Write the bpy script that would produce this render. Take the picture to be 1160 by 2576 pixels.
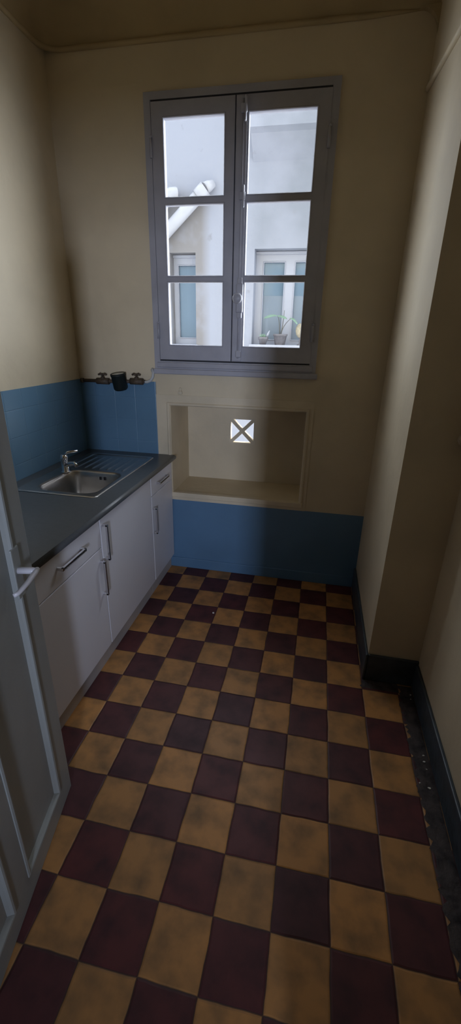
import bpy, bmesh, math, random
from mathutils import Vector, Matrix
random.seed(7)
for o in list(bpy.data.objects): bpy.data.objects.remove(o)
SC = bpy.context.scene
COL = SC.collection

# ------------------------------------------------------------------ camera
PAR = (1066.73184, -0.1901734, -2.3540767, 1.6869322, 0.19199026, -0.38883859, 0.0216225)
def make_camera():
    f, x, y, z, a, b, c = PAR
    ca, sa, cb, sb, cc, sn = math.cos(a), math.sin(a), math.cos(b), math.sin(b), math.cos(c), math.sin(c)
    w = Vector((-sa*cb, ca*cb, sb)); r0 = Vector((ca, sa, 0)); u0 = r0.cross(w)
    r = r0*cc + u0*sn; u = -r0*sn + u0*cc
    cd = bpy.data.cameras.new('camera'); co = bpy.data.objects.new('camera', cd); COL.objects.link(co)
    cd.sensor_fit = 'HORIZONTAL'; cd.sensor_width = 36.0; cd.lens = 36.0*f/1160.0
    cd.clip_start = 0.02; cd.clip_end = 100
    m = Matrix((r, u, -w)).transposed().to_4x4(); m.translation = (x, y, z)
    co.matrix_world = m
    SC.camera = co
make_camera()

# ------------------------------------------------------------------ world, light, exposure
SC.view_settings.view_transform = 'Standard'
SC.view_settings.look = 'None'
SC.view_settings.gamma = 1.0
SC.view_settings.use_curve_mapping = False
SC.view_settings.exposure = 0.0
W = bpy.data.worlds.new('overcast_sky'); SC.world = W; W.use_nodes = True
bg = W.node_tree.nodes['Background']
bg.inputs[0].default_value = (0.84, 0.91, 1.0, 1)
# overcast sky, brightest at the open right end of the courtyard
_n, _l = W.node_tree.nodes, W.node_tree.links
_tc = _n.new('ShaderNodeTexCoord'); _dt = _n.new('ShaderNodeVectorMath'); _dt.operation = 'DOT_PRODUCT'; _dt.inputs[1].default_value = (0.75, 0.60, 0.42)
_s1 = _n.new('ShaderNodeSeparateXYZ'); _l.new(_tc.outputs['Generated'], _s1.inputs[0])
def _scaled(sock, k, op):
    m = _n.new('ShaderNodeMath'); m.operation = 'MULTIPLY'; m.inputs[1].default_value = k; _l.new(sock, m.inputs[0])
    r = _n.new('ShaderNodeMath'); r.operation = op; _l.new(sock, r.inputs[0]); _l.new(m.outputs[0], r.inputs[1]); return r.outputs[0]
_cx = _n.new('ShaderNodeCombineXYZ'); _l.new(_scaled(_s1.outputs[0], -0.5, 'MAXIMUM'), _cx.inputs[0]); _l.new(_scaled(_s1.outputs[1], 2.2, 'MINIMUM'), _cx.inputs[1]); _l.new(_s1.outputs[2], _cx.inputs[2])
_l.new(_cx.outputs[0], _dt.inputs[0])
_mr = _n.new('ShaderNodeMapRange'); _mr.inputs[1].default_value = 0.15; _mr.inputs[2].default_value = 1.0
_l.new(_dt.outputs['Value'], _mr.inputs[0])
_pw = _n.new('ShaderNodeMath'); _pw.operation = 'POWER'; _pw.inputs[1].default_value = 2.0; _l.new(_mr.outputs[0], _pw.inputs[0])
_ma = _n.new('ShaderNodeMath'); _ma.operation = 'MULTIPLY_ADD'; _ma.inputs[1].default_value = 14.0; _ma.inputs[2].default_value = 2.5
_l.new(_pw.outputs[0], _ma.inputs[0]); _l.new(_ma.outputs[0], bg.inputs[1])
def area(name, loc, target, sx, sy, power, col):
    l = bpy.data.lights.new(name, 'AREA'); l.shape = 'RECTANGLE'; l.size = sx; l.size_y = sy
    l.energy = power; l.color = col
    o = bpy.data.objects.new(name, l); COL.objects.link(o); o.location = loc
    o.rotation_euler = (Vector(target)-Vector(loc)).to_track_quat('-Z', 'Y').to_euler()
    return o
pt = area('window_portal', (-0.7465, 0.595, 2.2035), (-0.7465, -1.0, 2.2035), 0.997, 1.357, 1.0, (1, 1, 1)); pt.data.cycles.is_portal = True
pt = area('hall_window_portal', (0.625, -5.72, 1.55), (0.625, -1.0, 1.55), 0.45, 1.2, 1.0, (1, 1, 1)); pt.data.cycles.is_portal = True
hl = area('hall_window_light', (0.62, -5.35, 1.55), (-0.75, 0.4, 1.35), 0.26, 0.9, 10.5, (0.66, 0.76, 1.0)); hl.data.spread = math.radians(58)

# ------------------------------------------------------------------ materials
def material(name, color, rough=0.6, var=0.08, scale=6, bump=0.0, bscale=40, metal=0.0, color2=None, spec=0.5, coat=0.0):
    m = bpy.data.materials.new(name); m.use_nodes = True
    nt = m.node_tree; N = nt.nodes; L = nt.links
    b = N['Principled BSDF']
    b.inputs['Roughness'].default_value = rough; b.inputs['Metallic'].default_value = metal
    b.inputs['Specular IOR Level'].default_value = spec
    b.inputs['Coat Weight'].default_value = coat
    tc = N.new('ShaderNodeTexCoord')
    n = N.new('ShaderNodeTexNoise'); n.inputs['Scale'].default_value = scale; n.inputs['Detail'].default_value = 5
    L.new(tc.outputs['Object'], n.inputs['Vector'])
    mx = N.new('ShaderNodeMix'); mx.data_type = 'RGBA'
    c2 = color2 if color2 else tuple(max(0, c*(1-3*var)) for c in color)
    mx.inputs[6].default_value = (*color, 1); mx.inputs[7].default_value = (*c2, 1)
    cr = N.new('ShaderNodeMapRange'); cr.inputs[1].default_value = 0.42; cr.inputs[2].default_value = 0.75
    L.new(n.outputs['Fac'], cr.inputs[0]); L.new(cr.outputs[0], mx.inputs[0])
    L.new(mx.outputs[2], b.inputs['Base Color'])
    if bump > 0:
        n2 = N.new('ShaderNodeTexNoise'); n2.inputs['Scale'].default_value = bscale; n2.inputs['Detail'].default_value = 3
        L.new(tc.outputs['Object'], n2.inputs['Vector'])
        bp = N.new('ShaderNodeBump'); bp.inputs['Strength'].default_value = bump; bp.inputs['Distance'].default_value = 0.01
        L.new(n2.outputs['Fac'], bp.inputs['Height']); L.new(bp.outputs[0], b.inputs['Normal'])
    return m
CREAM = material('cream_wall_paint', (0.68, 0.575, 0.405), 0.55, 0.05, 2.5, 0.25, 18)
CREAM_GLOSS = material('cream_gloss_paint', (0.69, 0.59, 0.43), 0.4, 0.06, 5, 0.1, 30)
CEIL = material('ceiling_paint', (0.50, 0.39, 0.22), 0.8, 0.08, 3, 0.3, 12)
def blue_mat():
    m = material('blue_gloss_paint', (0.12, 0.235, 0.38), 0.32, 0.06, 2.2, 0.08, 9)
    nt = m.node_tree; N = nt.nodes; L = nt.links; b = N['Principled BSDF']
    return m
BLUE = blue_mat()
def tile_blue():
    m = material('blue_painted_tiles', (0.125, 0.235, 0.35), 0.30, 0.06, 2.2)
    nt = m.node_tree; N = nt.nodes; L = nt.links; b = N['Principled BSDF']
    tc = [n for n in N if n.type == 'TEX_COORD'][0]
    sep = N.new('ShaderNodeSeparateXYZ'); L.new(tc.outputs['Object'], sep.inputs[0])
    add = N.new('ShaderNodeMath'); add.operation = 'ADD'; L.new(sep.outputs[0], add.inputs[0]); L.new(sep.outputs[1], add.inputs[1])
    outs = []
    for src in (add.outputs[0], sep.outputs[2]):
        d = N.new('ShaderNodeMath'); d.operation = 'DIVIDE'; d.inputs[1].default_value = 0.15; L.new(src, d.inputs[0])
        o_ = N.new('ShaderNodeMath'); o_.operation = 'ADD'; o_.inputs[1].default_value = 0.37; L.new(d.outputs[0], o_.inputs[0])
        p = N.new('ShaderNodeMath'); p.operation = 'PINGPONG'; p.inputs[1].default_value = 0.5; L.new(o_.outputs[0], p.inputs[0])
        outs.append(p)
    mn = N.new('ShaderNodeMath'); mn.operation = 'MINIMUM'; L.new(outs[0].outputs[0], mn.inputs[0]); L.new(outs[1].outputs[0], mn.inputs[1])
    mr = N.new('ShaderNodeMapRange'); mr.inputs[1].default_value = 0.0; mr.inputs[2].default_value = 0.02; L.new(mn.outputs[0], mr.inputs[0])
    bp = N.new('ShaderNodeBump'); bp.inputs['Strength'].default_value = 0.35; bp.inputs['Distance'].default_value = 0.004
    L.new(mr.outputs[0], bp.inputs['Height']); L.new(bp.outputs[0], b.inputs['Normal'])
    return m
BLUETILE = tile_blue()
BASEBLUE = material('dark_blue_skirting_paint', (0.055, 0.072, 0.090), 0.42, 0.12, 14, 0.3, 30, color2=(0.03, 0.035, 0.04))
LILAC = material('grey_lilac_window_paint', (0.40, 0.395, 0.44), 0.42, 0.05, 7, 0.12, 30)
LILAC_D = material('dark_joint', (0.03, 0.03, 0.035), 0.8, 0.05)
LAMINATE = material('white_laminate', (0.78, 0.77, 0.82), 0.38, 0.01, 3)
CARCASS = material('cabinet_carcass', (0.66, 0.64, 0.64), 0.5, 0.02, 3)
PLINTH = material('cabinet_plinth_board', (0.50, 0.47, 0.46), 0.5, 0.05, 5)
WORKTOP = material('dark_grey_laminate', (0.085, 0.092, 0.10), 0.36, 0.05, 60, 0.03, 200)
STEEL = material('brushed_stainless_steel', (0.50, 0.48, 0.46), 0.30, 0.04, 20, 0.02, 120, metal=1.0)
CHROME = material('chrome', (0.75, 0.75, 0.78), 0.14, 0.01, 5, metal=1.0)
BLACKINLAY = material('black_groove', (0.015, 0.015, 0.017), 0.5, 0.01)
DOORP = material('grey_green_door_paint', (0.37, 0.39, 0.38), 0.36, 0.05, 3, 0.12, 22)
DOORH = material('white_door_handle', (0.72, 0.70, 0.74), 0.3, 0.02, 5)
IRON = material('corroded_brass', (0.085, 0.06, 0.04), 0.6, 0.15, 60, 0.4, 80)
BLACKPL = material('black_plastic', (0.010, 0.016, 0.016), 0.5, 0.05, 20, spec=0.3)
DIAL = material('meter_dial', (0.62, 0.62, 0.56), 0.3, 0.1, 90, color2=(0.35, 0.35, 0.32))
HOSE = material('grey_plastic_hose', (0.50, 0.52, 0.53), 0.4, 0.03, 10)
MORTAR = material('worn_mortar', (0.075, 0.058, 0.055), 0.8, 0.2, 22, 0.8, 45, color2=(0.012, 0.010, 0.012))
CHIP = material('pale_plaster_chip', (0.75, 0.72, 0.66), 0.8, 0.05, 40)
GLASSW = material('blue_grey_window_glass', (0.144, 0.211, 0.275), 0.12, 0.03, 1.5)
FROST = material('frosted_glass_film', (0.186, 0.230, 0.282), 0.45, 0.03, 2)
PVC = material('white_pvc_frame', (0.37, 0.385, 0.44), 0.35, 0.01, 4)
PIPEW = material('white_drainpipe', (0.416, 0.416, 0.442), 0.35, 0.02, 4)
POT = material('grey_terracotta', (0.160, 0.150, 0.160), 0.7, 0.12, 30, 0.2, 60)
LEAF = material('leaf_green', (0.208, 0.320, 0.224), 0.5, 0.1, 20)
STEM = material('stem_brown', (0.112, 0.109, 0.096), 0.6, 0.1, 30)
SOIL = material('potting_soil', (0.05, 0.04, 0.03), 0.9, 0.1, 60)
BEIGE = material('beige_ornament', (0.384, 0.336, 0.240), 0.7, 0.1, 40, 0.4, 60)
HALL = material('hall_paint', (0.42, 0.38, 0.30), 0.7, 0.05, 3)

def facade_mat():
    m = bpy.data.materials.new('stained_shaded_white_render'); m.use_nodes = True
    nt = m.node_tree; N = nt.nodes; L = nt.links; b = N['Principled BSDF']; b.inputs['Roughness'].default_value = 0.85
    tc = N.new('ShaderNodeTexCoord')
    sep = N.new('ShaderNodeSeparateXYZ'); L.new(tc.outputs['Object'], sep.inputs[0])
    def rng(src, a0, a1, soft):
        a = N.new('ShaderNodeMapRange'); a.inputs[1].default_value = a0-soft; a.inputs[2].default_value = a0+soft; L.new(src, a.inputs[0])
        c = N.new('ShaderNodeMapRange'); c.inputs[1].default_value = a1-soft; c.inputs[2].default_value = a1+soft; c.inputs[3].default_value = 1; c.inputs[4].default_value = 0; L.new(src, c.inputs[0])
        p = N.new('ShaderNodeMath'); p.operation = 'MULTIPLY'; L.new(a.outputs[0], p.inputs[0]); L.new(c.outputs[0], p.inputs[1]); return p.outputs[0]
    def mul(*s):
        cur = s[0]
        for k in s[1:]:
            p = N.new('ShaderNodeMath'); p.operation = 'MULTIPLY'; L.new(cur, p.inputs[0]); L.new(k, p.inputs[1]); cur = p.outputs[0]
        return cur
    def noise(sc, lo, hi, det=6):
        n = N.new('ShaderNodeTexNoise'); n.inputs['Scale'].default_value = sc; n.inputs['Detail'].default_value = det
        L.new(tc.outputs['Object'], n.inputs['Vector'])
        r = N.new('ShaderNodeMapRange'); r.inputs[1].default_value = lo; r.inputs[2].default_value = hi; L.new(n.outputs['Fac'], r.inputs[0]); return r.outputs[0]
    # object space = world space
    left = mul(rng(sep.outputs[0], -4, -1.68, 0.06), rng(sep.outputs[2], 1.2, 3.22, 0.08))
    right = mul(rng(sep.outputs[0], -1.12, 0.5, 0.12), rng(sep.outputs[2], 2.5, 4.2, 0.3))  # mottled darker area under the ledge: soffit shade painted into the colour
    base = (0.305, 0.318, 0.365, 1); st1 = (0.215, 0.203, 0.20, 1); shade2 = (0.225, 0.240, 0.270, 1)
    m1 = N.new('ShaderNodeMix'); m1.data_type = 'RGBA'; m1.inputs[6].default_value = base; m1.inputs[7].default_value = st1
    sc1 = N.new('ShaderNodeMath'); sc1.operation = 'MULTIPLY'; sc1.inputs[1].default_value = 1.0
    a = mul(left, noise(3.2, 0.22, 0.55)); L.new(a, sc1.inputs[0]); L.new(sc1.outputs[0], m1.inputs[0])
    m2 = N.new('ShaderNodeMix'); m2.data_type = 'RGBA'; m2.inputs[7].default_value = shade2; L.new(m1.outputs[2], m2.inputs[6])
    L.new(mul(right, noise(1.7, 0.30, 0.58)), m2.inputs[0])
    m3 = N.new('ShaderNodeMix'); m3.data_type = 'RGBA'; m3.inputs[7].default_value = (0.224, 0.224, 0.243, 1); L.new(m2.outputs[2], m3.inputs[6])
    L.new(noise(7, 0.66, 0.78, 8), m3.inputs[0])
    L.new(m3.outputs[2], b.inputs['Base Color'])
    n = N.new('ShaderNodeTexNoise'); n.inputs['Scale'].default_value = 9; n.inputs['Detail'].default_value = 6; L.new(tc.outputs['Object'], n.inputs['Vector'])
    bp = N.new('ShaderNodeBump'); bp.inputs['Strength'].default_value = 0.35; bp.inputs['Distance'].default_value = 0.02; L.new(n.outputs['Fac'], bp.inputs['Height']); L.new(bp.outputs[0], b.inputs['Normal'])
    return m
FACADE = facade_mat()

def glass_mat():
    m = bpy.data.materials.new('clear_window_glass'); m.use_nodes = True
    nt = m.node_tree; N = nt.nodes; L = nt.links; N.remove(N['Principled BSDF'])
    t = N.new('ShaderNodeBsdfTransparent'); t.inputs[0].default_value = (0.97, 0.98, 0.99, 1)
    g = N.new('ShaderNodeBsdfGlossy'); g.inputs['Roughness'].default_value = 0.03
    lw = N.new('ShaderNodeLayerWeight'); lw.inputs[0].default_value = 0.5
    pw = N.new('ShaderNodeMath'); pw.operation = 'POWER'; pw.inputs[1].default_value = 5.0; L.new(lw.outputs['Facing'], pw.inputs[0])
    fr = N.new('ShaderNodeMath'); fr.operation = 'MULTIPLY_ADD'; fr.inputs[1].default_value = 0.8; fr.inputs[2].default_value = 0.03; L.new(pw.outputs[0], fr.inputs[0])
    mx = N.new('ShaderNodeMixShader'); L.new(fr.outputs[0], mx.inputs[0]); L.new(t.outputs[0], mx.inputs[1]); L.new(g.outputs[0], mx.inputs[2])
    L.new(mx.outputs[0], N['Material Output'].inputs[0]); return m
GLASS = glass_mat()

def floor_mat():
    m = bpy.data.materials.new('chequered_cement_tiles'); m.use_nodes = True
    nt = m.node_tree; N = nt.nodes; L = nt.links; b = N['Principled BSDF']
    tc = N.new('ShaderNodeTexCoord')
    wn = N.new('ShaderNodeTexNoise'); wn.inputs['Scale'].default_value = 9; wn.inputs['Detail'].default_value = 3; L.new(tc.outputs['Object'], wn.inputs['Vector'])
    ws = N.new('ShaderNodeVectorMath'); ws.operation = 'SUBTRACT'; ws.inputs[1].default_value = (0.5, 0.5, 0.5); L.new(wn.outputs['Color'], ws.inputs[0])
    wm = N.new('ShaderNodeVectorMath'); wm.operation = 'SCALE'; wm.inputs['Scale'].default_value = 0.010; L.new(ws.outputs[0], wm.inputs[0])
    wa = N.new('ShaderNodeVectorMath'); wa.operation = 'ADD'; L.new(tc.outputs['Object'], wa.inputs[0]); L.new(wm.outputs[0], wa.inputs[1])
    sep = N.new('ShaderNodeSeparateXYZ'); L.new(wa.outputs[0], sep.inputs[0])
    fl = []; pp = []
    for k in (0, 1):
        d = N.new('ShaderNodeMath'); d.operation = 'DIVIDE'; d.inputs[1].default_value = 0.18 if k == 0 else -0.18; L.new(sep.outputs[k], d.inputs[0])
        f = N.new('ShaderNodeMath'); f.operation = 'FLOOR'; L.new(d.outputs[0], f.inputs[0]); fl.append(f)
        p = N.new('ShaderNodeMath'); p.operation = 'PINGPONG'; p.inputs[1].default_value = 0.5; L.new(d.outputs[0], p.inputs[0]); pp.append(p)
    s = N.new('ShaderNodeMath'); s.operation = 'ADD'; L.new(fl[0].outputs[0], s.inputs[0]); L.new(fl[1].outputs[0], s.inputs[1])
    par = N.new('ShaderNodeMath'); par.operation = 'PINGPONG'; par.inputs[1].default_value = 1.0; L.new(s.outputs[0], par.inputs[0])
    cmb = N.new('ShaderNodeCombineXYZ'); L.new(fl[0].outputs[0], cmb.inputs[0]); L.new(fl[1].outputs[0], cmb.inputs[1])
    wh = N.new('ShaderNodeTexWhiteNoise'); wh.noise_dimensions = '3D'; L.new(cmb.outputs[0], wh.inputs['Vector'])
    def mix(c1, c2, fac, link=None):
        x = N.new('ShaderNodeMix'); x.data_type = 'RGBA'
        if c1: x.inputs[6].default_value = (*c1, 1)
        if c2: x.inputs[7].default_value = (*c2, 1)
        if link: L.new(link, x.inputs[6])
        L.new(fac, x.inputs[0]); return x
    yel = mix((0.60, 0.285, 0.095), (0.47, 0.235, 0.085), wh.outputs['Value'])
    red = mix((0.135, 0.036, 0.036), (0.095, 0.036, 0.040), wh.outputs['Value'])
    n1 = N.new('ShaderNodeTexNoise'); n1.inputs['Scale'].default_value = 11; n1.inputs['Detail'].default_value = 8; L.new(tc.outputs['Object'], n1.inputs['Vector'])
    r1 = N.new('ShaderNodeMapRange'); r1.inputs[1].default_value = 0.40; r1.inputs[2].default_value = 0.72; r1.inputs[4].default_value = 0.85; L.new(n1.outputs['Fac'], r1.inputs[0])
    yel2 = mix(None, (0.20, 0.12, 0.06), r1.outputs[0], yel.outputs[2])
    red2 = mix(None, (0.05, 0.022, 0.026), r1.outputs[0], red.outputs[2])
    base = mix(None, None, par.outputs[0], yel2.outputs[2]); L.new(red2.outputs[2], base.inputs[7])
    mn = N.new('ShaderNodeMath'); mn.operation = 'MINIMUM'; L.new(pp[0].outputs[0], mn.inputs[0]); L.new(pp[1].outputs[0], mn.inputs[1])
    gr = N.new('ShaderNodeMapRange'); gr.inputs[1].default_value = 0.006; gr.inputs[2].default_value = 0.016; gr.inputs[3].default_value = 1; gr.inputs[4].default_value = 0; L.new(mn.outputs[0], gr.inputs[0])
    gs = N.new('ShaderNodeMath'); gs.operation = 'MULTIPLY'; gs.inputs[1].default_value = 0.8; L.new(gr.outputs[0], gs.inputs[0])
    fin = mix(None, (0.055, 0.035, 0.030), gs.outputs[0], base.outputs[2])
    L.new(fin.outputs[2], b.inputs['Base Color'])
    rr = N.new('ShaderNodeMapRange'); rr.inputs[3].default_value = 0.42; rr.inputs[4].default_value = 0.62; L.new(n1.outputs['Fac'], rr.inputs[0]); L.new(rr.outputs[0], b.inputs['Roughness'])
    b.inputs['Specular IOR Level'].default_value = 0.28
    hs = N.new('ShaderNodeMapRange'); hs.inputs[1].default_value = 0.0; hs.inputs[2].default_value = 0.035; L.new(mn.outputs[0], hs.inputs[0])
    ad = N.new('ShaderNodeMath'); ad.operation = 'MULTIPLY_ADD'; ad.inputs[1].default_value = 0.25; L.new(n1.outputs['Fac'], ad.inputs[0]); L.new(hs.outputs[0], ad.inputs[2])
    bp = N.new('ShaderNodeBump'); bp.inputs['Strength'].default_value = 0.5; bp.inputs['Distance'].default_value = 0.004; L.new(ad.outputs[0], bp.inputs['Height']); L.new(bp.outputs[0], b.inputs['Normal'])
    return m
FLOOR = floor_mat()

# ------------------------------------------------------------------ helpers
class MB:
    """collects shapes into one mesh"""
    def __init__(s): s.v = []; s.f = []; s.sm = []
    def add(s, vs, fs, smooth=False):
        o = len(s.v); s.v += [tuple(v) for v in vs]; s.f += [tuple(i+o for i in f) for f in fs]; s.sm += [smooth]*len(fs); return s
    def box(s, x0, x1, y0, y1, z0, z1):
        vs = [(x, y, z) for z in (z0, z1) for y in (y0, y1) for x in (x0, x1)]
        return s.add(vs, [(0, 2, 3, 1), (4, 5, 7, 6), (0, 1, 5, 4), (2, 6, 7, 3), (0, 4, 6, 2), (1, 3, 7, 5)])
    def bbox(s, x0, x1, y0, y1, z0, z1, r=0.003, seg=2):
        bm = bmesh.new(); bmesh.ops.create_cube(bm, size=1)
        for v in bm.verts: v.co = Vector(((x0+x1)/2+v.co.x*(x1-x0), (y0+y1)/2+v.co.y*(y1-y0), (z0+z1)/2+v.co.z*(z1-z0)))
        r = min(r, 0.45*min(x1-x0, y1-y0, z1-z0))
        bmesh.ops.bevel(bm, geom=bm.edges[:], offset=r, segments=seg, profile=0.5, affect='EDGES')
        bm.verts.index_update()
        s.add([v.co[:] for v in bm.verts], [[v.index for v in f.verts] for f in bm.faces]); bm.free(); return s
    def tube(s, pts, r, n=12, cap=True, flat=1.0):
        pts = [Vector(p) for p in pts]; rs = r if isinstance(r, (list, tuple)) else [r]*len(pts)
        rings = []; prev = None
        for i, p in enumerate(pts):
            t = (pts[min(i+1, len(pts)-1)]-pts[max(i-1, 0)]).normalized()
            if prev is None: a = t.orthogonal().normalized()
            else: a = (prev-t*prev.dot(t)).normalized()
            prev = a; b = t.cross(a)
            rings.append([p+(a*math.cos(2*math.pi*k/n)+b*math.sin(2*math.pi*k/n)*flat)*rs[i] for k in range(n)])
        vs = [q for rg in rings for q in rg]; fs = []
        for i in range(len(pts)-1):
            for k in range(n): fs.append((i*n+k, i*n+(k+1) % n, (i+1)*n+(k+1) % n, (i+1)*n+k))
        o = len(s.v); s.add(vs, fs, True)
        if cap:
            s.f.append(tuple(o+k for k in range(n))[::-1]); s.f.append(tuple(o+(len(pts)-1)*n+k for k in range(n))); s.sm += [False, False]
        return s
    def lathe(s, prof, c=(0, 0, 0), n=24, axis='z', smooth=True):
        vs = []; fs = []
        for (r, h) in prof:
            for k in range(n):
                a = 2*math.pi*k/n; u, w = r*math.cos(a), r*math.sin(a)
                p = {'z': (u, w, h), 'y': (u, h, w), 'x': (h, u, w)}[axis]
                vs.append((c[0]+p[0], c[1]+p[1], c[2]+p[2]))
        for i in range(len(prof)-1):
            for k in range(n): fs.append((i*n+k, i*n+(k+1) % n, (i+1)*n+(k+1) % n, (i+1)*n+k))
        fs.append(tuple(range(n))[::-1]); fs.append(tuple((len(prof)-1)*n+k for k in range(n)))
        s.add(vs, fs, smooth); return s
    def slab(s, us, ws, holes, d0, d1, plane='xz'):
        """rectangular slab cut by rectangular holes; us, ws outer ranges; holes (u0,u1,w0,w1)"""
        U = sorted(set(list(us)+[h[i] for h in holes for i in (0, 1)])); Wc = sorted(set(list(ws)+[h[i] for h in holes for i in (2, 3)]))
        def solid(i, j):
            if i < 0 or j < 0 or i >= len(U)-1 or j >= len(Wc)-1: return False
            cu, cw = (U[i]+U[i+1])/2, (Wc[j]+Wc[j+1])/2
            return not any(h[0] < cu < h[1] and h[2] < cw < h[3] for h in holes)
        P = {'xz': lambda u, d, w: (u, d, w), 'yz': lambda u, d, w: (d, u, w), 'xy': lambda u, d, w: (u, w, d)}[plane]
        for i in range(len(U)-1):
            for j in range(len(Wc)-1):
                if not solid(i, j): continue
                a, b, c, e = U[i], U[i+1], Wc[j], Wc[j+1]
                s.add([P(a, d0, c), P(b, d0, c), P(b, d0, e), P(a, d0, e)], [(0, 1, 2, 3)])
                s.add([P(a, d1, c), P(b, d1, c), P(b, d1, e), P(a, d1, e)], [(3, 2, 1, 0)])
                if not solid(i-1, j): s.add([P(a, d0, c), P(a, d0, e), P(a, d1, e), P(a, d1, c)], [(0, 1, 2, 3)])
                if not solid(i+1, j): s.add([P(b, d0, c), P(b, d1, c), P(b, d1, e), P(b, d0, e)], [(0, 1, 2, 3)])
                if not solid(i, j-1): s.add([P(a, d0, c), P(a, d1, c), P(b, d1, c), P(b, d0, c)], [(0, 1, 2, 3)])
                if not solid(i, j+1): s.add([P(a, d0, e), P(b, d0, e), P(b, d1, e), P(a, d1, e)], [(0, 1, 2, 3)])
        return s
    def frame(s, x0, x1, z0, z1, w, y0, y1, bev=0.004):
        """rectangular moulding frame, w wide inside the outer rect, sloping profile; y0 is the front"""
        prof = [(0, y1), (0, y0+bev), (bev, y0), (w-bev, y0), (w, y0+bev), (w, y1)]
        cs = [(x0, z0, 1, 1), (x1, z0, -1, 1), (x1, z1, -1, -1), (x0, z1, 1, -1)]
        vs = []
        for (cx, cz, sx, sz) in cs:
            for (d, y) in prof: vs.append((cx+sx*d, y, cz+sz*d))
        n = len(prof); fs = []
        for c in range(4):
            e = (c+1) % 4
            for k in range(n): fs.append((c*n+k, e*n+k, e*n+(k+1) % n, c*n+(k+1) % n))
        return s.add(vs, fs)
    def xform(s, M, start=0):
        s.v[start:] = [tuple(M @ Vector(v)) for v in s.v[start:]]; return s
    def build(s, name, mat, parent=None, recalc=True, weld=True):
        me = bpy.data.meshes.new(name); me.from_pydata(s.v, [], s.f)
        for p, q in zip(me.polygons, s.sm): p.use_smooth = q
        bm = bmesh.new(); bm.from_mesh(me)
        if weld: bmesh.ops.remove_doubles(bm, verts=bm.verts[:], dist=1e-5)
        if recalc: bmesh.ops.recalc_face_normals(bm, faces=bm.faces[:])
        bm.to_mesh(me); bm.free()
        me.materials.append(mat)
        o = bpy.data.objects.new(name, me); COL.objects.link(o)
        if parent:
            o.parent = parent
            rootloc = Vector(parent.get('_w', (0, 0, 0)))
            o.location = -rootloc
        return o
def empty(name, loc, label=None, cat=None, group=None, structure=False):
    o = bpy.data.objects.new(name, None); COL.objects.link(o); o.location = loc; o.empty_display_size = 0.1
    o['_w'] = tuple(loc)
    return tag(o, label, cat, group, structure)
def tag(o, label=None, cat=None, group=None, structure=False, kind=None):
    if label: o['label'] = label
    if cat: o['category'] = cat
    if group: o['group'] = group
    if structure: o['kind'] = 'structure'
    if kind: o['kind'] = kind
    return o
def struct(name, mb, mat, label=None, cat=None, **k):
    return tag(mb.build(name, mat, **k), label, cat, structure=True)
def sub(mb, name, mat, parent, thing):
    """a part or sub-part whose vertices are in world coordinates; thing carries the world offset only if direct parent"""
    o = mb.build(name, mat); o.parent = parent
    if parent is thing: o.location = -Vector(thing['_w'])
    return o

# ------------------------------------------------------------------ room shell
XL, XP, XR = -1.84, 0.198, 0.45      # left wall, pier face, recessed right wall
YB, YP, YF = 0.481, -0.453, -2.15    # back wall, pier end, front wall
ZC, ZBEAD = 3.36, 3.118
# window opening
WX0, WX1, WZ0, WZ1 = -1.245, -0.248, 1.525, 2.882
# niche opening
NX0, NX1, NZ0, NZ1 = -1.176, -0.256, 0.622, 1.252
NYB = 0.885

struct('floor', MB().box(XL-0.1, 1.6, -5.7, YB+0.02, -0.08, 0.0), FLOOR, 'ochre and oxblood chequered cement tile floor', 'floor')
# back wall : thin upper part with window, thick lower part with niche
wb = MB()
wb.slab((XL-0.1, XP+0.4), (1.40, 3.6), [(WX0, WX1, WZ0, WZ1)], YB, YB+0.11)
struct('wall_back', wb, CREAM, 'cream painted back wall around the window', 'wall')
nb = MB()
nb.slab((XL-0.1, XP+0.4), (-0.08, 1.40), [(NX0, NX1, NZ0, NZ1)], YB, NYB)
struct('wall_back_lower', nb, CREAM, 'cream painted wall below the window, around the niche', 'wall')
VX0, VX1, VZ0, VZ1 = -0.845, -0.640, 0.918, 1.122
nk = MB().slab((XL-0.1, XP+0.4), (-0.08, 1.40), [(VX0, VX1, VZ0, VZ1)], NYB, NYB+0.075)
struct('wall_niche', nk, CREAM, 'cream back panel of the wall niche pierced by the square vent', 'wall')
struct('wall_left', MB().box(XL-0.1, XL, YF-0.1, YB+0.1, 0, 3.6), CREAM, 'cream painted left wall above the blue tiles', 'wall')
struct('wall_pier', MB().box(XP, 0.62, YP, YB+0.02, 0, 3.6), CREAM, 'cream wall pier projecting at the right of the window wall', 'wall')
struct('wall_right', MB().box(XR, 0.62, YF-0.1, YP, 0, 3.6), CREAM, 'cream painted right wall set back behind the pier', 'wall')
struct('wall_front', MB().slab((XL-0.1, 1.6), (0, 3.6), [(-0.865, -0.02, -0.01, 2.12)], YF-0.1, YF), CREAM, 'cream front wall with the doorway the picture was taken from', 'wall')

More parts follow.
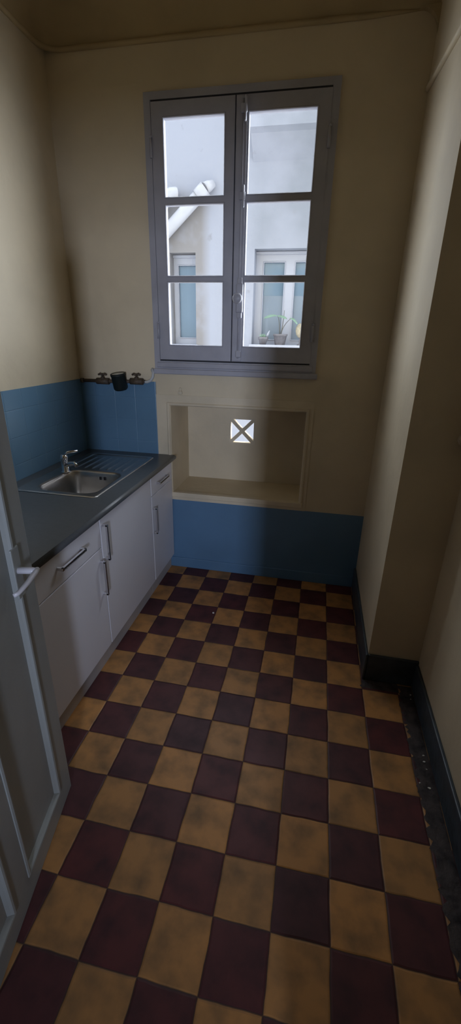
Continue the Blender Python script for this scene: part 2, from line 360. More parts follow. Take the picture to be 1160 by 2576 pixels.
# ceiling with coved edges
def ceiling():
    m = MB(); R = ZC-ZBEAD; n = 8
    prof = [(R*(1-math.cos(t)), ZBEAD+R*math.sin(t)) for t in [k*math.pi/2/n for k in range(n+1)]]   # (inset, z)
    rings = []
    for (d, z) in prof:
        x0, x1, y0, y1 = XL+d, 0.62-0.0*d, YF+d, YB-d
        ring = []
        rc = 0.10
        # left-back corner is rounded
        for k in range(7):
            a = math.pi/2*k/6
            ring.append((x0+rc-rc*math.cos(a), y1-rc+rc*math.sin(a), z))
        ring += [(x1, y1, z), (x1, y0, z), (x0, y0, z)]
        rings.append(ring)
    nn = len(rings[0]); vs = [p for r in rings for p in r]; fs = []
    for i in range(len(rings)-1):
        for k in range(nn): fs.append((i*nn+k, i*nn+(k+1) % nn, (i+1)*nn+(k+1) % nn, (i+1)*nn+k))
    fs.append(tuple((len(rings)-1)*nn+k for k in range(nn)))
    m.add(vs, fs, True)
    m.box(XL-0.1, 0.62, YF-0.1, YB+0.1, ZC+0.1, ZC+0.2)
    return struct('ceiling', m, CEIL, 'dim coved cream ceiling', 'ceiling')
ceiling()
# cornice bead
bp = [(XL+0.005, YF, ZBEAD)]
for k in range(9):
    a = math.pi/2*k/8; bp.append((XL+0.10-0.10*math.cos(a)+0.004, YB-0.10+0.10*math.sin(a)-0.004, ZBEAD))
bp += [(-0.25, YB-0.004, ZBEAD), (-0.10, YB-0.003, ZBEAD), (0.02, YB-0.001, ZBEAD+0.002), (0.13, YB+0.002, ZBEAD+0.004)]
br = [0.013]*(len(bp)-3)+[0.011, 0.007, 0.003]
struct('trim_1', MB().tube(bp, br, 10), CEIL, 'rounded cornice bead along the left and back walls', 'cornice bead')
struct('trim_2', MB().tube([(XP-0.001, 0.478, 2.832), (XP-0.004, 0.44, 2.824), (XP-0.004, -0.131, 2.741), (XP-0.004, YP-0.002, 2.695)], 0.013, 10), CREAM, 'sloping rounded bead high on the right pier', 'cornice bead')
# plaster cove rounding the top right corner of the back wall
cv = MB(); pr = []
for k in range(9):
    a = math.pi/2*k/8; pr.append((XP-0.09+0.09*math.sin(a), 3.03+0.09*math.cos(a)))
poly = pr+[(XP+0.001, 3.125)]
cv.add([(x, YB+0.001, z) for x, z in poly]+[(x, YB-0.03, z) for x, z in poly], [tuple(range(len(poly))), tuple(range(len(poly), 2*len(poly)))]+[(i, (i+1) % len(poly), len(poly)+(i+1) % len(poly), len(poly)+i) for i in range(len(poly))])
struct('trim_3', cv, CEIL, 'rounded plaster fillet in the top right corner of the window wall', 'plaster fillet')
# upper part of the right side above the pier bead, slightly proud
# blue tiled splashback
struct('trim_4', MB().box(XL, XL+0.008, YF+0.02, YB, 0.0, 1.402), BLUETILE, 'blue painted tile splashback on the left wall', 'splashback')
struct('trim_5', MB().box(XL+0.008, -1.277, YB-0.008, YB, 0.90, 1.404), BLUETILE, 'blue painted tile splashback on the window wall behind the drainer', 'splashback')
dd = MB(); dd.box(XL+0.008, XP, YB-0.005, YB, 0.0, 0.566)
dd.bbox(XL+0.008, XP, YB-0.012, YB, 0.0, 0.082, 0.004)
struct('trim_6', dd, BLUE, 'blue painted dado on the wall below the niche', 'dado')
struct('trim_11', MB().slab((-1.277, -0.207), (0.566, 1.322), [(NX0, NX1, NZ0, NZ1)], YB-0.006, YB), CREAM_GLOSS, 'flat cream board surround of the wall niche', 'niche surround')
nm = MB().frame(NX0-0.026, NX1+0.026, NZ0-0.028, NZ1+0.022, 0.022, YB-0.016, YB-0.004, 0.006)
nm.bbox(NX0-0.03, NX1+0.028, YB-0.018, YB+0.03, NZ0-0.034, NZ0+0.004, 0.006)
struct('trim_12', nm, CREAM_GLOSS, 'raised moulding and sill edging the wall niche', 'niche moulding')
# baseboards
struct('baseboard_pier', MB().bbox(XP-0.014, XP, YP-0.014, YB-0.012, 0, 0.165, 0.005), BASEBLUE, 'dark blue skirting along the pier side', 'skirting')
struct('baseboard_pier_end', MB().bbox(XP, XR, YP-0.014, YP, 0, 0.165, 0.005), BASEBLUE, 'dark blue skirting across the pier end', 'skirting')
struct('baseboard_right', MB().bbox(XR-0.016, XR, YF, YP-0.014, 0, 0.150, 0.005), BASEBLUE, 'dark blue chipped skirting along the right wall', 'skirting')
# worn mortar strip between tiles and skirting (rough top)
def rough_strip(name, x0, x1, y0, y1, nx, ny, h, label):
    m = MB(); vs = []; fs = []
    for j in range(ny+1):
        for i in range(nx+1):
            e = 0 if i in (0, nx) or j in (0, ny) else 1
            wob = (random.uniform(-1, 1)*0.012 if i == 0 else 0)
            vs.append((x0+(x1-x0)*i/nx+wob, y0+(y1-y0)*j/ny, 0.0008+e*random.uniform(0, h)))
    for j in range(ny):
        for i in range(nx):
            a = j*(nx+1)+i; fs.append((a, a+1, a+nx+2, a+nx+1))
    m.add(vs, fs, True)
    return struct(name, m, MORTAR, label, 'mortar strip')
rough_strip('trim_7', 0.366, XR-0.016, YF, YP-0.02, 6, 120, 0.006, 'worn dark mortar strip between the floor tiles and right skirting')
rough_strip('trim_8', XP-0.02, 0.366, YP-0.075, YP-0.014, 16, 5, 0.005, 'worn grey mortar strip in front of the pier end')

# hall behind the camera, with its window
struct('wall_hall_left', MB().box(-1.7, -1.6, -5.7, YF-0.1, 0, 3.0), HALL)
struct('wall_hall_right', MB().box(1.5, 1.6, -5.7, YF-0.1, 0, 3.0), HALL)
struct('wall_hall_rear', MB().slab((-1.7, 1.6), (0, 3.0), [(0.40, 0.85, 0.95, 2.15)], -5.7, -5.6), HALL)
struct('ceiling_hall', MB().box(-1.7, 1.6, -5.7, YF-0.1, 3.0, 3.1), HALL)

# ------------------------------------------------------------------ courtyard outside
FY = 3.4
LW = (-2.14, -1.812, 1.600, 2.642)      # left courtyard window opening
RW = (-1.085, -0.20, 1.600, 2.670)      # right one
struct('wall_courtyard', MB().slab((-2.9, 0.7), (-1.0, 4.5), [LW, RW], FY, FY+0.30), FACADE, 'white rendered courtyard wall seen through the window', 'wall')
struct('floor_courtyard', MB().box(-4.2, 2.4, 0.96, FY, -1.1, -1.0), FACADE)
blk = MB(); bv = []
pts = [(FY, 3.50), (FY-0.10, 3.58), (FY-0.22, 3.675), (FY-0.30, 3.70), (FY-0.30, 4.5), (FY, 4.5)]
for x in (-1.135, 0.7):
    bv += [(x, y, z) for y, z in pts]
n = len(pts)
blk.add(bv, [tuple(range(n)), tuple(range(n, 2*n))]+[(i, (i+1) % n, n+(i+1) % n, n+i) for i in range(n)])
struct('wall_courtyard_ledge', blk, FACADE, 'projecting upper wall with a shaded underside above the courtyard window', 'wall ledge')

def courtyard_window(name, op, depth, cols, label, frost_z, rw=None):
    x0, x1, z0, z1 = op; y = FY+depth
    root = empty(name, ((x0+x1)/2, y, z0), label, 'window', structure=True)
    fr = MB().slab((x0, x1), (z0, z1), [(a, b, z0+0.085, z1-0.12) for a, b in cols], y, y+0.06)
    for a, b in cols: fr.frame(a-0.012, b+0.012, z0+0.073, z1-0.108, 0.012, y-0.012, y+0.01, 0.004)
    fo = sub(fr, 'window_frame', PVC, root, root)
    for a, b in cols:
        p = sub(MB().box(a, b, y+0.03, y+0.04, z0+0.085, z1-0.12), 'glass_pane', GLASSW, root, root)
        if frost_z: sub(MB().box(a, b, y+0.026, y+0.029, z0+0.085, frost_z), 'frosted_panel', FROST, root, root)
    # projecting trim bar at head
    sub(MB().bbox(x0, x1, y-0.03, y, z1-0.035, z1-0.004, 0.004), 'head_trim', PVC, root, root)
    return root
courtyard_window('window_2', LW, 0.15, [(-2.075, -1.845)], 'narrow courtyard window with blue grey glass behind the left sash', None)
courtyard_window('window_3', RW, 0.17, [(-0.985, -0.735), (-0.60, -0.33)], 'double white framed courtyard window behind the potted plants', 2.19)
struct('trim_9', MB().bbox(RW[0]-0.02, RW[1]+0.03, FY-0.09, FY+0.18, 1.575, 1.622, 0.008), PVC, 'white sill under the double courtyard window', 'sill')
struct('trim_10', MB().bbox(LW[0]-0.02, LW[1]+0.02, FY-0.03, FY+0.16, 1.56, 1.602, 0.008), PVC, 'white sill under the narrow courtyard window', 'sill')

# drain pipes
t = empty('drainpipe', (-1.9, FY-0.14, 3.0), 'long diagonal white drainpipe crossing the courtyard wall up to the right', 'pipe')
sub(MB().tube([(-2.62, FY-0.12, 2.42), (-2.13, FY-0.12, 2.84), (-1.66, FY-0.12, 3.245)], 0.068, 20), 'pipe', PIPEW, t, t)
sub(MB().tube([(-1.745, FY-0.12, 3.17), (-1.655, FY-0.115, 3.247)], 0.079, 20), 'collar', PIPEW, t, t)
sub(MB().tube([(-1.66, FY-0.12, 3.243), (-1.62, FY-0.09, 3.275), (-1.585, FY-0.045, 3.305), (-1.575, FY-0.040, 3.312)], [0.062, 0.055, 0.040, 0.034], 18), 'spigot', PIPEW, t, t)
t = empty('drainpipe', (-2.1, FY-0.10, 3.2), 'short white elbowed drainpipe at the left edge of the window view', 'pipe')
sub(MB().tube([(-2.40, FY-0.15, 2.86), (-2.22, FY-0.15, 3.06), (-2.12, FY-0.15, 3.16), (-2.06, FY-0.12, 3.205), (-2.02, FY-0.085, 3.215), (-2.01, FY-0.078, 3.215)], 0.068, 20), 'elbow', PIPEW, t, t)
sub(MB().tube([(-2.175, FY-0.15, 3.105), (-2.10, FY-0.145, 3.175)], 0.084, 20), 'collar', PIPEW, t, t)

# potted plants on the courtyard sill
def pot_profile(r0, r1, h, rim, rimh):
    return [(0.0, 0.0), (r0, 0.0), (r1*0.97, h-rimh), (r1+rim, h-rimh), (r1+rim, h), (r1-0.006, h), (r1-0.012, h-0.02), (0.001, h-0.02)]
SY = FY-0.02
t = empty('potted_plant', (-0.722, SY, 1.622), 'taller potted plant with drooping palm-like leaves on the courtyard sill', 'plant')
sub(MB().lathe(pot_profile(0.062, 0.084, 0.125, 0.006, 0.022), (-0.722, SY, 1.622)), 'pot', POT, t, t)
sub(MB().lathe([(0, 0), (0.076, 0), (0.06, 0.008), (0.001, 0.010)], (-0.722, SY, 1.722)), 'soil', SOIL, t, t)
def leaf(p0, p1, p2, w, fingers=9):
    m = MB(); p0, p1, p2 = Vector(p0), Vector(p1), Vector(p2)
    pts = []
    for k in range(fingers*2+1):
        s_ = k/(fingers*2); pts.append(p0*(1-s_)**2+p1*2*s_*(1-s_)+p2*s_*s_)
    m.tube(pts, 0.0025, 6)
    for k in range(2, len(pts)-1, 1):
        tg = (pts[k+1]-pts[k-1]).normalized(); side = tg.cross(Vector((0, 0, 1))).normalized()
        for sg in (-1, 1):
            L_ = w*math.sin(math.pi*k/(len(pts)))+0.01
            a = pts[k]; b = a+side*sg*L_*0.8+tg*L_*0.4+Vector((0, 0, -L_*0.55)); mid = (a+b)/2
            m.add([a, mid+tg*0.007, b, mid-tg*0.007, a+Vector((0, 0, -0.001)), mid+tg*0.007+Vector((0, 0, -0.001)), b+Vector((0, 0, -0.001)), mid-tg*0.007+Vector((0, 0, -0.001))],
                  [(0, 1, 2, 3), (7, 6, 5, 4), (0, 4, 5, 1), (1, 5, 6, 2), (2, 6, 7, 3), (3, 7, 4, 0)])
    return m
bx, bz = -0.722, 1.728
stems = [((bx-0.01, SY, bz), (bx-0.01, SY, 1.88), (-0.765, SY-0.02, 1.95)), ((bx+0.004, SY, bz), (bx+0.02, SY, 1.85), (-0.60, SY-0.02, 1.925)), ((bx, SY, bz), (bx+0.03, SY, 1.84), (-0.688, SY, 2.015))]
for a, b, c in stems:
    a, b, c = Vector(a), Vector(b), Vector(c)
    sub(MB().tube([a*(1-s)**2+b*2*s*(1-s)+c*s*s for s in [k/8 for k in range(9)]], [0.006-0.0004*k for k in range(9)], 8), 'stem', STEM, t, t)
sub(leaf((-0.765, SY-0.02, 1.95), (-0.84, SY-0.03, 1.985), (-0.925, SY-0.05, 1.93), 0.045), 'leaf', LEAF, t, t)
sub(leaf((-0.775, SY-0.02, 1.95), (-0.71, SY-0.03, 1.97), (-0.655, SY-0.05, 1.93), 0.04), 'leaf', LEAF, t, t)
sub(leaf((-0.62, SY-0.02, 1.925), (-0.56, SY-0.04, 1.945), (-0.515, SY-0.06, 1.865), 0.03), 'leaf', LEAF, t, t)
t = empty('potted_plant', (-0.935, SY, 1.622), 'small low potted succulent with a white plant marker on the courtyard sill', 'plant')
sub(MB().lathe(pot_profile(0.042, 0.056, 0.088, 0.009, 0.03), (-0.935, SY, 1.622)), 'pot', POT, t, t)
sc_ = MB()
for k in range(9):
    a = k*2.4; r = 0.012+0.003*k
    sc_.tube([(-0.945+0.3*r*math.cos(a), SY+0.3*r*math.sin(a), 1.69), (-0.945+r*math.cos(a), SY+r*math.sin(a), 1.715), (-0.945+1.6*r*math.cos(a), SY+1.6*r*math.sin(a), 1.748-0.002*k)], [0.007, 0.009, 0.003], 8)
sub(sc_, 'succulent_leaves', LEAF, t, t)
mk = MB().tube([(-0.895, SY-0.01, 1.69), (-0.872, SY-0.02, 1.745), (-0.855, SY-0.02, 1.785)], [0.008, 0.017, 0.006], 10, flat=0.2)
sub(mk, 'plant_marker', PVC, t, t)
t = empty('ornament', (-0.475, SY, 1.622), 'beige rounded ornament on a stem at the right end of the courtyard sill', 'ornament')
sub(MB().lathe([(0.0, 0.085), (0.025, 0.09), (0.05, 0.12), (0.062, 0.165), (0.058, 0.205), (0.04, 0.235), (0.018, 0.25), (0.0, 0.252)], (-0.475, SY, 1.622)), 'body', BEIGE, t, t)
sub(MB().lathe([(0.0, 0.0), (0.035, 0.0), (0.035, 0.008), (0.01, 0.02), (0.014, 0.045), (0.009, 0.06), (0.014, 0.09), (0.0, 0.092)], (-0.475, SY, 1.622)), 'stand', POT, t, t)

# ------------------------------------------------------------------ kitchen window
w1 = empty('window_1', ((WX0+WX1)/2, YB, WZ0), 'grey lilac painted wooden casement window, two sashes of three panes', 'window', structure=True)
cas = MB()
cas.slab((WX0-0.026, WX1+0.028), (1.492, WZ1+0.024), [(WX0+0.012, WX1-0.012, 1.540, WZ1-0.010)], YB-0.016, YB+0.002)
cas.bbox(WX0-0.034, WX1+0.042, YB-0.030, YB+0.002, 1.458, 1.492, 0.006)
cas.bbox(WX0-0.010, WX1+0.012, YB-0.024, YB+0.004, 1.500, 1.533, 0.006)
cas.slab((WX0, WX1), (WZ0, WZ1), [(WX0+0.028, WX1-0.028, 1.548, WZ1-0.03)], YB+0.002, YB+0.08)
sub(cas, 'window_frame', LILAC, w1, w1)
PZ = [(1.640, 1.998), (2.032, 2.393), (2.430, 2.790)]
def sash(x0, x1, gx0, gx1, z0, z1, y):
    s = MB()
    s.slab((x0, x1), (z0, z1), [(gx0, gx1, a, b) for a, b in PZ], y, y+0.036)
    o = sub(s, 'sash', LILAC, w1, w1)
    for a, b in PZ:
        g = MB().box(gx0-0.003, gx1+0.003, y+0.020, y+0.023, a-0.003, b+0.003).build('glass_pane', GLASS); g.parent = o
    gb = MB()
    for a, b in PZ: gb.frame(gx0-0.006, gx1+0.006, a-0.006, b+0.006, 0.008, y-0.004, y+0.004, 0.003)
    q = gb.build('glazing_bead', LILAC); q.parent = o
    return o
YS = YB-0.020
sash(WX0+0.016, -0.7585, -1.160, -0.815, 1.550, 2.862, YS)
rs = sash(-0.7525, WX1-0.012, -0.683, -0.328, 1.550, 2.862, YS)
# astragal and espagnolette on the right sash
def part_of(o, mb, name, mat): q = mb.build(name, mat); q.parent = o; return q
part_of(rs, MB().bbox(-0.750, -0.690, YS-0.010, YS, 1.552, 2.856, 0.006), 'cover_strip', LILAC)
cz = MB().tube([(-0.712, YS-0.012, 1.57), (-0.712, YS-0.012, 2.84)], 0.0055, 10)
part_of(rs, cz, 'bolt_rod', LILAC)
kp = MB(); kp.bbox(-0.728, -0.686, YS-0.030, YS-0.008, 1.83, 1.99, 0.008)
kp.lathe([(0, -0.058), (0.022, -0.056), (0.030, -0.046), (0.026, -0.036), (0.012, -0.028), (0.010, 0.0)], (-0.716, YS, 1.908), 20, 'y')
kp.bbox(-0.722, -0.692, YS-0.026, YS-0.008, 1.985, 2.02, 0.006); kp.bbox(-0.722, -0.692, YS-0.026, YS-0.008, 1.80, 1.832, 0.006)
part_of(rs, kp, 'espagnolette_knob', LILAC)
for z in (2.42, 1.595, 2.80):
    k_ = MB().bbox(-0.724, -0.690, YS-0.026, YS-0.008, z-0.02, z+0.02, 0.005)
    if z > 2: k_.bbox(-0.704, -0.694, YS-0.030, YS-0.008, z-0.055, z+0.05, 0.004)
    part_of(rs, k_, 'bolt_keeper', LILAC)
for x in (WX0+0.012, WX1-0.010):
    for z in (1.72, 2.66):
        h = MB().tube([(x, YS-0.004, z-0.045), (x, YS-0.004, z+0.045)], 0.008, 10); h.lathe([(0, 0), (0.009, 0.002), (0.006, 0.012), (0, 0.016)], (x, YS-0.004, z+0.045), 10)
        sub(h, 'hinge', LILAC, w1, w1)
# dark gap over the sashes
sub(MB().box(WX0+0.016, WX1-0.012, YS+0.006, YS+0.05, 2.862, 2.874), 'joint', LILAC_D, w1, w1)
sub(MB().box(WX0+0.016, WX1-0.012, YS+0.004, YS+0.05, 1.541, 1.5495), 'joint', LILAC_D, w1, w1)
sub(MB().box(-0.7583, -0.7527, YS+0.012, YS+0.036, 1.551, 2.861), 'joint', LILAC_D, w1, w1)

# ------------------------------------------------------------------ niche vent
t = empty('vent_grille', ((VX0+VX1)/2, NYB, VZ0), 'square vent with a diagonal cross bar in the back of the wall niche', 'vent')
cx, cz_ = (VX0+VX1)/2, (VZ0+VZ1)/2
sub(MB().slab((VX0-0.002, VX1+0.002), (VZ0-0.002, VZ1+0.002), [(VX0+0.012, VX1-0.012, VZ0+0.012, VZ1-0.012)], NYB+0.002, NYB+0.05), 'grille_frame', CREAM_GLOSS, t, t)
cb = MB(); L_ = 0.5*math.hypot(VX1-VX0, VZ1-VZ0)-0.012
for sg in (-1, 1):
    st = len(cb.v); cb.bbox(-L_, L_, 0.004 + 0.0002*sg, 0.046+0.0002*sg, -0.0135, 0.0135, 0.002)
    cb.xform(Matrix.Translation((cx, NYB, cz_)) @ Matrix.Rotation(sg*math.pi/4, 4, 'Y'), st)
sub(cb, 'cross_bars', CREAM_GLOSS, t, t)

# small stub on the wall between window and niche
tag(MB().bbox(-1.118, -1.090, YB-0.018, YB, 1.328, 1.352, 0.005).bbox(-1.112, -1.096, YB-0.012, YB, 1.35, 1.372, 0.004).build('wall_catch', CREAM_GLOSS),
    'small painted-over catch stub on the wall between window and niche', 'catch')

# ------------------------------------------------------------------ base cabinets
FXF, FXB = -1.180, -1.199       # door face / carcass front
CB = -1.815
def handle_bar(y0, y1, z0, z1, parent):
    """square section bow handle with a dark groove; either horizontal or vertical"""
    m = MB(); xo = FXF+0.030
    if y1-y0 > z1-z0:
        for z in (z0, z1-0.0028): m.bbox(xo-0.010, xo, y0, y1, z, z+0.0028, 0.0008)
        for y in (y0, y1-0.010): m.bbox(FXF, xo, y, y+0.010, z0, z1, 0.001)
        g = MB().box(xo-0.009, xo-0.0012, y0+0.010, y1-0.010, z0+0.0028, z1-0.0028)
    else:
        for y in (y0, y1-0.0028): m.bbox(xo-0.010, xo, y, y+0.0028, z0, z1, 0.0008)
        for z in (z0, z1-0.010): m.bbox(FXF, xo, y0, y1, z, z+0.010, 0.001)
        g = MB().box(xo-0.009, xo-0.0012, y0+0.0028, y1-0.0028, z0+0.010, z1-0.010)
    h = m.build('handle', CHROME); h.parent = parent; h['label'] = 'chrome bow handle with dark groove'
    m2 = g.build('handle_groove', BLACKINLAY)
    m2.parent = parent
def unit(y0, y1, label, drawer, hdoor, hdrawer, sink=False):
    root = empty('base_cabinet', (-1.5, (y0+y1)/2, 0.0), label, 'cabinet')
    c = MB(); t_ = 0.018
    c.box(CB, FXB-0.001, y0+0.001, y0+t_, 0.11, 0.872); c.box(CB, FXB-0.001, y1-t_, y1-0.001, 0.11, 0.872)
    c.box(CB, FXB-0.001, y0+t_, y1-t_, 0.11, 0.128); c.box(CB, CB+0.006, y0+t_, y1-t_, 0.128, 0.872)
    c.box(FXB-0.07, FXB-0.001, y0+t_, y1-t_, 0.854, 0.872)
    if not sink: c.box(CB+0.006, CB+0.09, y0+t_, y1-t_, 0.854, 0.872)
    sub(c, 'carcass', CARCASS, root, root)
    sub(MB().box(-1.224, -1.208, y0+0.001, y1-0.001, 0.0, 0.11), 'plinth', PLINTH, root, root)
    zt = 0.868
    if drawer:
        d = sub(MB().bbox(FXB, FXF, y0+0.002, y1-0.002, drawer+0.0045, zt, 0.003), 'drawer_front', LAMINATE, root, root)
        if hdrawer: handle_bar(*hdrawer, d)
        zt = drawer
    d = sub(MB().bbox(FXB, FXF, y0+0.002, y1-0.002, 0.112, zt, 0.003), 'door', LAMINATE, root, root)
    if hdoor: handle_bar(*hdoor, d)
    return root
unit(-1.180, -0.6175, 'white base cabinet with one drawer over a door, nearest the open room door', 0.704, (-0.656, -0.644, 0.45, 0.645), (-0.995, -0.803, 0.783, 0.797))
unit(-0.6155, 0.058, 'white base cabinet with a single tall door under the sink', None, (-0.602, -0.590, 0.625, 0.822), None, True)
unit(0.060, 0.466, 'narrow white base cabinet with a small drawer beside the window wall', 0.728, (0.066, 0.078, 0.468, 0.652), (0.155, 0.335, 0.788, 0.802))

# worktop with sink cut-out
SX0, SX1, SY0, SY1 = -1.752, -1.268, -0.475, 0.372
wt = MB().slab((XL+0.010, -1.160), (-1.205, YB-0.009), [(SX0+0.02, SX1-0.02, SY0+0.02, SY1-0.02)], 0.874, 0.906, 'xy')
wt.tube([(-1.160, -1.205, 0.890), (-1.160, YB-0.009, 0.890)], 0.016, 16)
tag(wt.build('worktop', WORKTOP), 'dark grey laminate worktop running along the left wall', 'worktop')

# sink : one pressed sheet
def sink():
    root = empty('kitchen_sink', ((SX0+SX1)/2, (SY0+SY1)/2, 0.906), 'stainless steel inset sink with one bowl and a ribbed drainer', 'sink')
    Z0 = 0.9108
    bx0, bx1, by0, by1 = -1.655, -1.305, -0.425, -0.055
    ribs = [-1.655+0.052*k for k in range(7)]
    def sdist(x, y, a0, a1, b0, b1, r):
        cx, cy, hx, hy = (a0+a1)/2, (b0+b1)/2, (a1-a0)/2-r, (b1-b0)/2-r
        qx, qy = abs(x-cx)-hx, abs(y-cy)-hy
        return math.hypot(max(qx, 0), max(qy, 0))+min(max(qx, qy), 0)-r
    def ss(a, b, t): t = max(0, min(1, (t-a)/(b-a))); return t*t*(3-2*t)
    def z(x, y):
        d = sdist(x, y, bx0, bx1, by0, by1, 0.075)
        h = Z0
        if d < 0.012:
            h -= 0.004*ss(0.012, 0, d)
        if d < 0: h -= 0.145*ss(0.0, 0.035, -d) + 0.006*ss(0.03, 0.17, -d)
        e = sdist(x, y, -1.71, -1.295, -0.02, 0.345, 0.03)
        if e < 0 and d > 0:
            h -= 0.0055*ss(0, 0.012, -e)
            for rx in ribs:
                ry = ss(0.0, 0.03, y-(-0.005))*ss(0.0, 0.05, 0.30-y)
                h += 0.0050*math.exp(-((x-rx)/0.0075)**2)*ry
        ed = -sdist(x, y, SX0, SX1, SY0, SY1, 0.03)
        h -= 0.0035*(1-ss(0, 0.008, ed))
        return h
    nx, ny = 150, 230; vs = []; fs = []
    for j in range(ny+1):
        for i in range(nx+1):
            x = SX0+(SX1-SX0)*i/nx; y = SY0+(SY1-SY0)*j/ny
            # pull corners in to a rounded outline
            d = sdist(x, y, SX0, SX1, SY0, SY1, 0.03)
            if d > 0:
                c = Vector((max(min(x, SX1-0.03), SX0+0.03), max(min(y, SY1-0.03), SY0+0.03))); v = (Vector((x, y))-c).normalized()*0.03; x, y = c.x+v.x, c.y+v.y
            vs.append((x, y, z(x, y)))
    for j in range(ny):
        for i in range(nx):
            a = j*(nx+1)+i; fs.append((a, a+1, a+nx+2, a+nx+1))
    m = MB().add(vs, fs, True)
    o = m.build('basin', STEEL, recalc=False, weld=False); o.parent = root; o.location = -Vector(root['_w'])
    so = o.modifiers.new('thickness', 'SOLIDIFY'); so.thickness = 0.0009; so.offset = -1
    for x in (-1.452, -1.424):
        sub(MB().bbox(x-0.007, x+0.007, by1-0.0185, by1-0.0125, 0.865, 0.885, 0.002), 'overflow_slot', BLACKINLAY, root, root)
    sub(MB().lathe([(0, 0), (0.034, 0), (0.036, 0.002), (0.028, 0.003), (0.02, 0.001), (0, 0.001)], ((bx0+bx1)/2, (by0+by1)/2, 0.7585), 24), 'drain', CHROME, root, root)
    return root
sink()

# mixer tap
TX, TY, TZ = -1.660, -0.105, 0.9085
t = empty('mixer_tap', (TX, TY, TZ), 'short chrome mixer tap standing behind the sink bowl', 'tap')
sub(MB().lathe([(0, 0), (0.027, 0), (0.027, 0.006), (0.021, 0.010), (0.020, 0.075), (0.022, 0.080), (0.022, 0.098), (0.018, 0.108), (0.0, 0.110)], (TX, TY, TZ), 24), 'body', CHROME, t, t)
sub(MB().tube([(TX+0.01, TY-0.005, TZ+0.045), (TX+0.06, TY-0.035, TZ+0.070), (TX+0.105, TY-0.06, TZ+0.078), (TX+0.118, TY-0.068, TZ+0.066)], [0.013, 0.012, 0.011, 0.011], 14), 'spout', CHROME, t, t)
sub(MB().tube([(TX, TY, TZ+0.105), (TX+0.02, TY+0.01, TZ+0.122), (TX+0.075, TY+0.035, TZ+0.130)], [0.010, 0.008, 0.006], 12), 'lever', CHROME, t, t)

# ------------------------------------------------------------------ wall pipe with meter
PY = YB-0.034
t = empty('water_pipe', (-1.5, YB, 1.40), 'corroded wall pipe with black round meter and two valves above the blue tiles', 'pipe')
sub(MB().tube([(-1.79, PY, 1.397), (-1.55, PY, 1.398), (-1.34, PY, 1.405)], 0.011, 12), 'pipe', IRON, t, t)
for vx, vz in ((-1.646, 1.397), (-1.400, 1.404)):
    b = MB().tube([(vx-0.045, PY, vz), (vx+0.045, PY, vz)], 0.021, 8); b.tube([(vx, PY, vz), (vx, PY-0.002, vz+0.03)], 0.013, 10)
    q = sub(b, 'valve', IRON, t, t)
    h = MB().tube([(vx, PY-0.002, vz+0.028), (vx, PY-0.002, vz+0.040)], 0.006, 8)
    for sg in (-1, 1):
        h.tube([(vx, PY-0.002, vz+0.038), (vx+sg*0.016, PY-0.002, vz+0.048), (vx+sg*0.030, PY-0.002, vz+0.042)], [0.007, 0.009, 0.006], 8)
    h.tube([(vx, PY-0.002, vz+0.036), (vx, PY-0.002, vz+0.052)], [0.008, 0.006], 8)
    part_of(q, h, 'wing_handle', IRON)
mt = MB().lathe([(0, -0.062), (0.038, -0.062), (0.046, -0.052), (0.048, 0.030), (0.051, 0.034), (0.051, 0.046), (0.044, 0.048), (0.043, 0.040), (0, 0.040)], (0, 0, 0), 28)
mt.xform(Matrix.Translation((-1.512, PY-0.03, 1.408)) @ Matrix.Rotation(math.radians(9), 4, 'X') @ Matrix.Rotation(math.radians(-4), 4, 'Y'))
sub(mt, 'meter_housing', BLACKPL, t, t)
dl = MB().lathe([(0, 0.040), (0.0425, 0.040), (0.041, 0.046), (0, 0.047)], (0, 0, 0), 28)
dl.xform(Matrix.Translation((-1.512, PY-0.03, 1.408)) @ Matrix.Rotation(math.radians(9), 4, 'X') @ Matrix.Rotation(math.radians(-4), 4, 'Y'))
sub(dl, 'meter_dial', DIAL, t, t)
hp = [(-1.352, PY, 1.403), (-1.325, PY, 1.403), (-1.300, PY, 1.413), (-1.283, PY, 1.436), (-1.281, PY+0.005, 1.463), (-1.290, PY+0.012, 1.480), (-1.297, YB+0.01, 1.486)]
sub(MB().tube(hp, 0.0095, 12), 'hose', HOSE, t, t)
# small grey end cap where the pipe meets the corner
sub(MB().tube([(-1.81, PY, 1.397), (-1.79, PY, 1.397)], 0.016, 12), 'end_cap', IRON, t, t)

# gas tap on pier end wall (right edge of the view)
t = empty('wall_tap', (0.41, YP, 1.32), 'small painted wall tap on the right, at the pier end', 'tap')
sub(MB().lathe([(0, 0), (0.030, 0), (0.028, -0.008), (0.014, -0.012), (0.012, -0.05), (0, -0.05)], (0.425, YP, 1.318), 20, 'y'), 'rosette', CREAM_GLOSS, t, t)
sub(MB().tube([(0.385, YP-0.045, 1.330), (0.425, YP-0.048, 1.318), (0.470 - 0.03, YP-0.048, 1.316)], [0.008, 0.014, 0.012], 12), 'lever', CREAM_GLOSS, t, t)
sub(MB().tube([(0.425, YP-0.045, 1.31), (0.425, YP-0.05, 1.275), (0.430, YP-0.052, 1.262)], [0.011, 0.012, 0.009], 12), 'nozzle', CREAM_GLOSS, t, t)

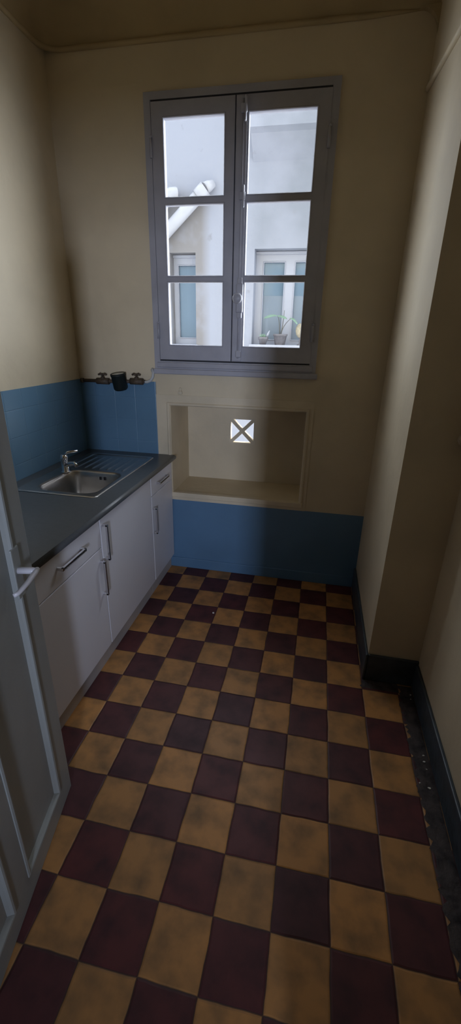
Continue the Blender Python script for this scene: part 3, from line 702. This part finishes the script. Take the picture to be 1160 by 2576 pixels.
# ------------------------------------------------------------------ open door
D0 = Vector((-1.018, -1.335)); DU = Vector((0.204, -0.979)).normalized(); DN = Vector((-DU.y, DU.x))
DN = Vector((0.979, 0.204)).normalized()
DM = Matrix(((DU.x, DN.x, 0, D0.x), (DU.y, DN.y, 0, D0.y), (0, 0, 1, 0), (0, 0, 0, 1)))   # local x = along leaf, local y = towards room
dr = empty('door_1', (-0.851, -2.132, 0), 'open grey green panelled room door standing in front of the cabinets', 'door', structure=True)
panels = [(0.088, 0.360, 0.098, 1.93), (0.448, 0.735, 0.098, 1.93)]
lf = MB().slab((0, 0.82), (0.008, 2.06), panels, -0.040, 0.0); lf.xform(DM)
leaf_o = sub(lf, 'door_leaf', DOORP, dr, dr)
for a, b, c, e in panels:
    p = MB().box(a-0.004, b+0.004, -0.030, -0.012, c-0.004, e+0.004); p.xform(DM)
    q = part_of(leaf_o, p, 'panel', DOORP)
for a, b, c, e in panels:
    p = MB()
    for sgn in (0,):
        # moulding: outer bead then a slope down to the sunk panel (front is local +y)
        prof = [(-0.002, -0.001), (-0.001, 0.003), (0.005, 0.0055), (0.011, 0.004), (0.015, -0.003), (0.021, -0.011), (0.021, -0.014)]
        cs = [(a, c, 1, 1), (b, c, -1, 1), (b, e, -1, -1), (a, e, 1, -1)]; vs = []
        for (px, pz, sx, sz) in cs:
            for (d, y) in prof: vs.append((px+sx*d, y, pz+sz*d))
        n = len(prof); fs = []
        for i in range(4):
            k = (i+1) % 4
            for j in range(n): fs.append((i*n+j, k*n+j, k*n+(j+1) % n, i*n+(j+1) % n))
        p.add(vs, fs)
    p.xform(DM); part_of(leaf_o, p, 'moulding', DOORP)
hd = MB().bbox(0.068, 0.112, -0.001, 0.006, 0.965, 1.125, 0.004); hd.xform(DM)
ho = sub(hd, 'handle_plate', DOORP, dr, dr)
hz = 1.052
h = MB().tube([(0.090, 0.004, hz), (0.090, 0.045, hz), (0.092, 0.055, hz-0.001)], [0.0105, 0.0105, 0.010], 16); h.xform(DM)
sub(h, 'handle_neck', DOORH, dr, dr)
h = MB().tube([(0.082, 0.056, hz), (0.100, 0.058, hz-0.001), (0.150, 0.056, hz-0.006), (0.195, 0.050, hz-0.010), (0.203, 0.042, hz-0.012)], [0.009, 0.010, 0.009, 0.008, 0.007], 14, flat=0.8); h.xform(DM)
sub(h, 'lever', DOORH, dr, dr)

# ------------------------------------------------------------------ bits on the floor
def chip(x, y, s, label, group=None):
    m = MB(); pts = []
    n = 7
    for k in range(n):
        a = 2*math.pi*k/n; r = s*random.uniform(0.6, 1.1); pts.append((x+r*math.cos(a), y+r*0.7*math.sin(a)))
    vs = [(px, py, 0.0) for px, py in pts]+[(x+(px-x)*0.75, y+(py-y)*0.75, s*random.uniform(0.35, 0.6)) for px, py in pts]
    m.add(vs, [tuple(range(n))[::-1], tuple(range(n, 2*n))]+[(i, (i+1) % n, n+(i+1) % n, n+i) for i in range(n)])
    return tag(m.build('plaster_chip', CHIP), label, 'debris', group)
chip(-0.735, -0.07, 0.011, 'white scrap lying alone on a dark tile near the window wall')
for x, y, s in ((0.422, -0.531, 0.006), (0.418, -0.56, 0.005), (0.412, -0.886, 0.008), (0.408, -0.917, 0.009), (0.412, -0.95, 0.005), (0.405, -1.036, 0.008), (0.372, -1.02, 0.006)):
    chip(x, y, s, 'tiny pale plaster crumb on the mortar strip beside the right skirting', 'plaster crumbs along the right skirting').location.z = 0.003
for o in bpy.data.objects:
    if '_w' in o: del o['_w']
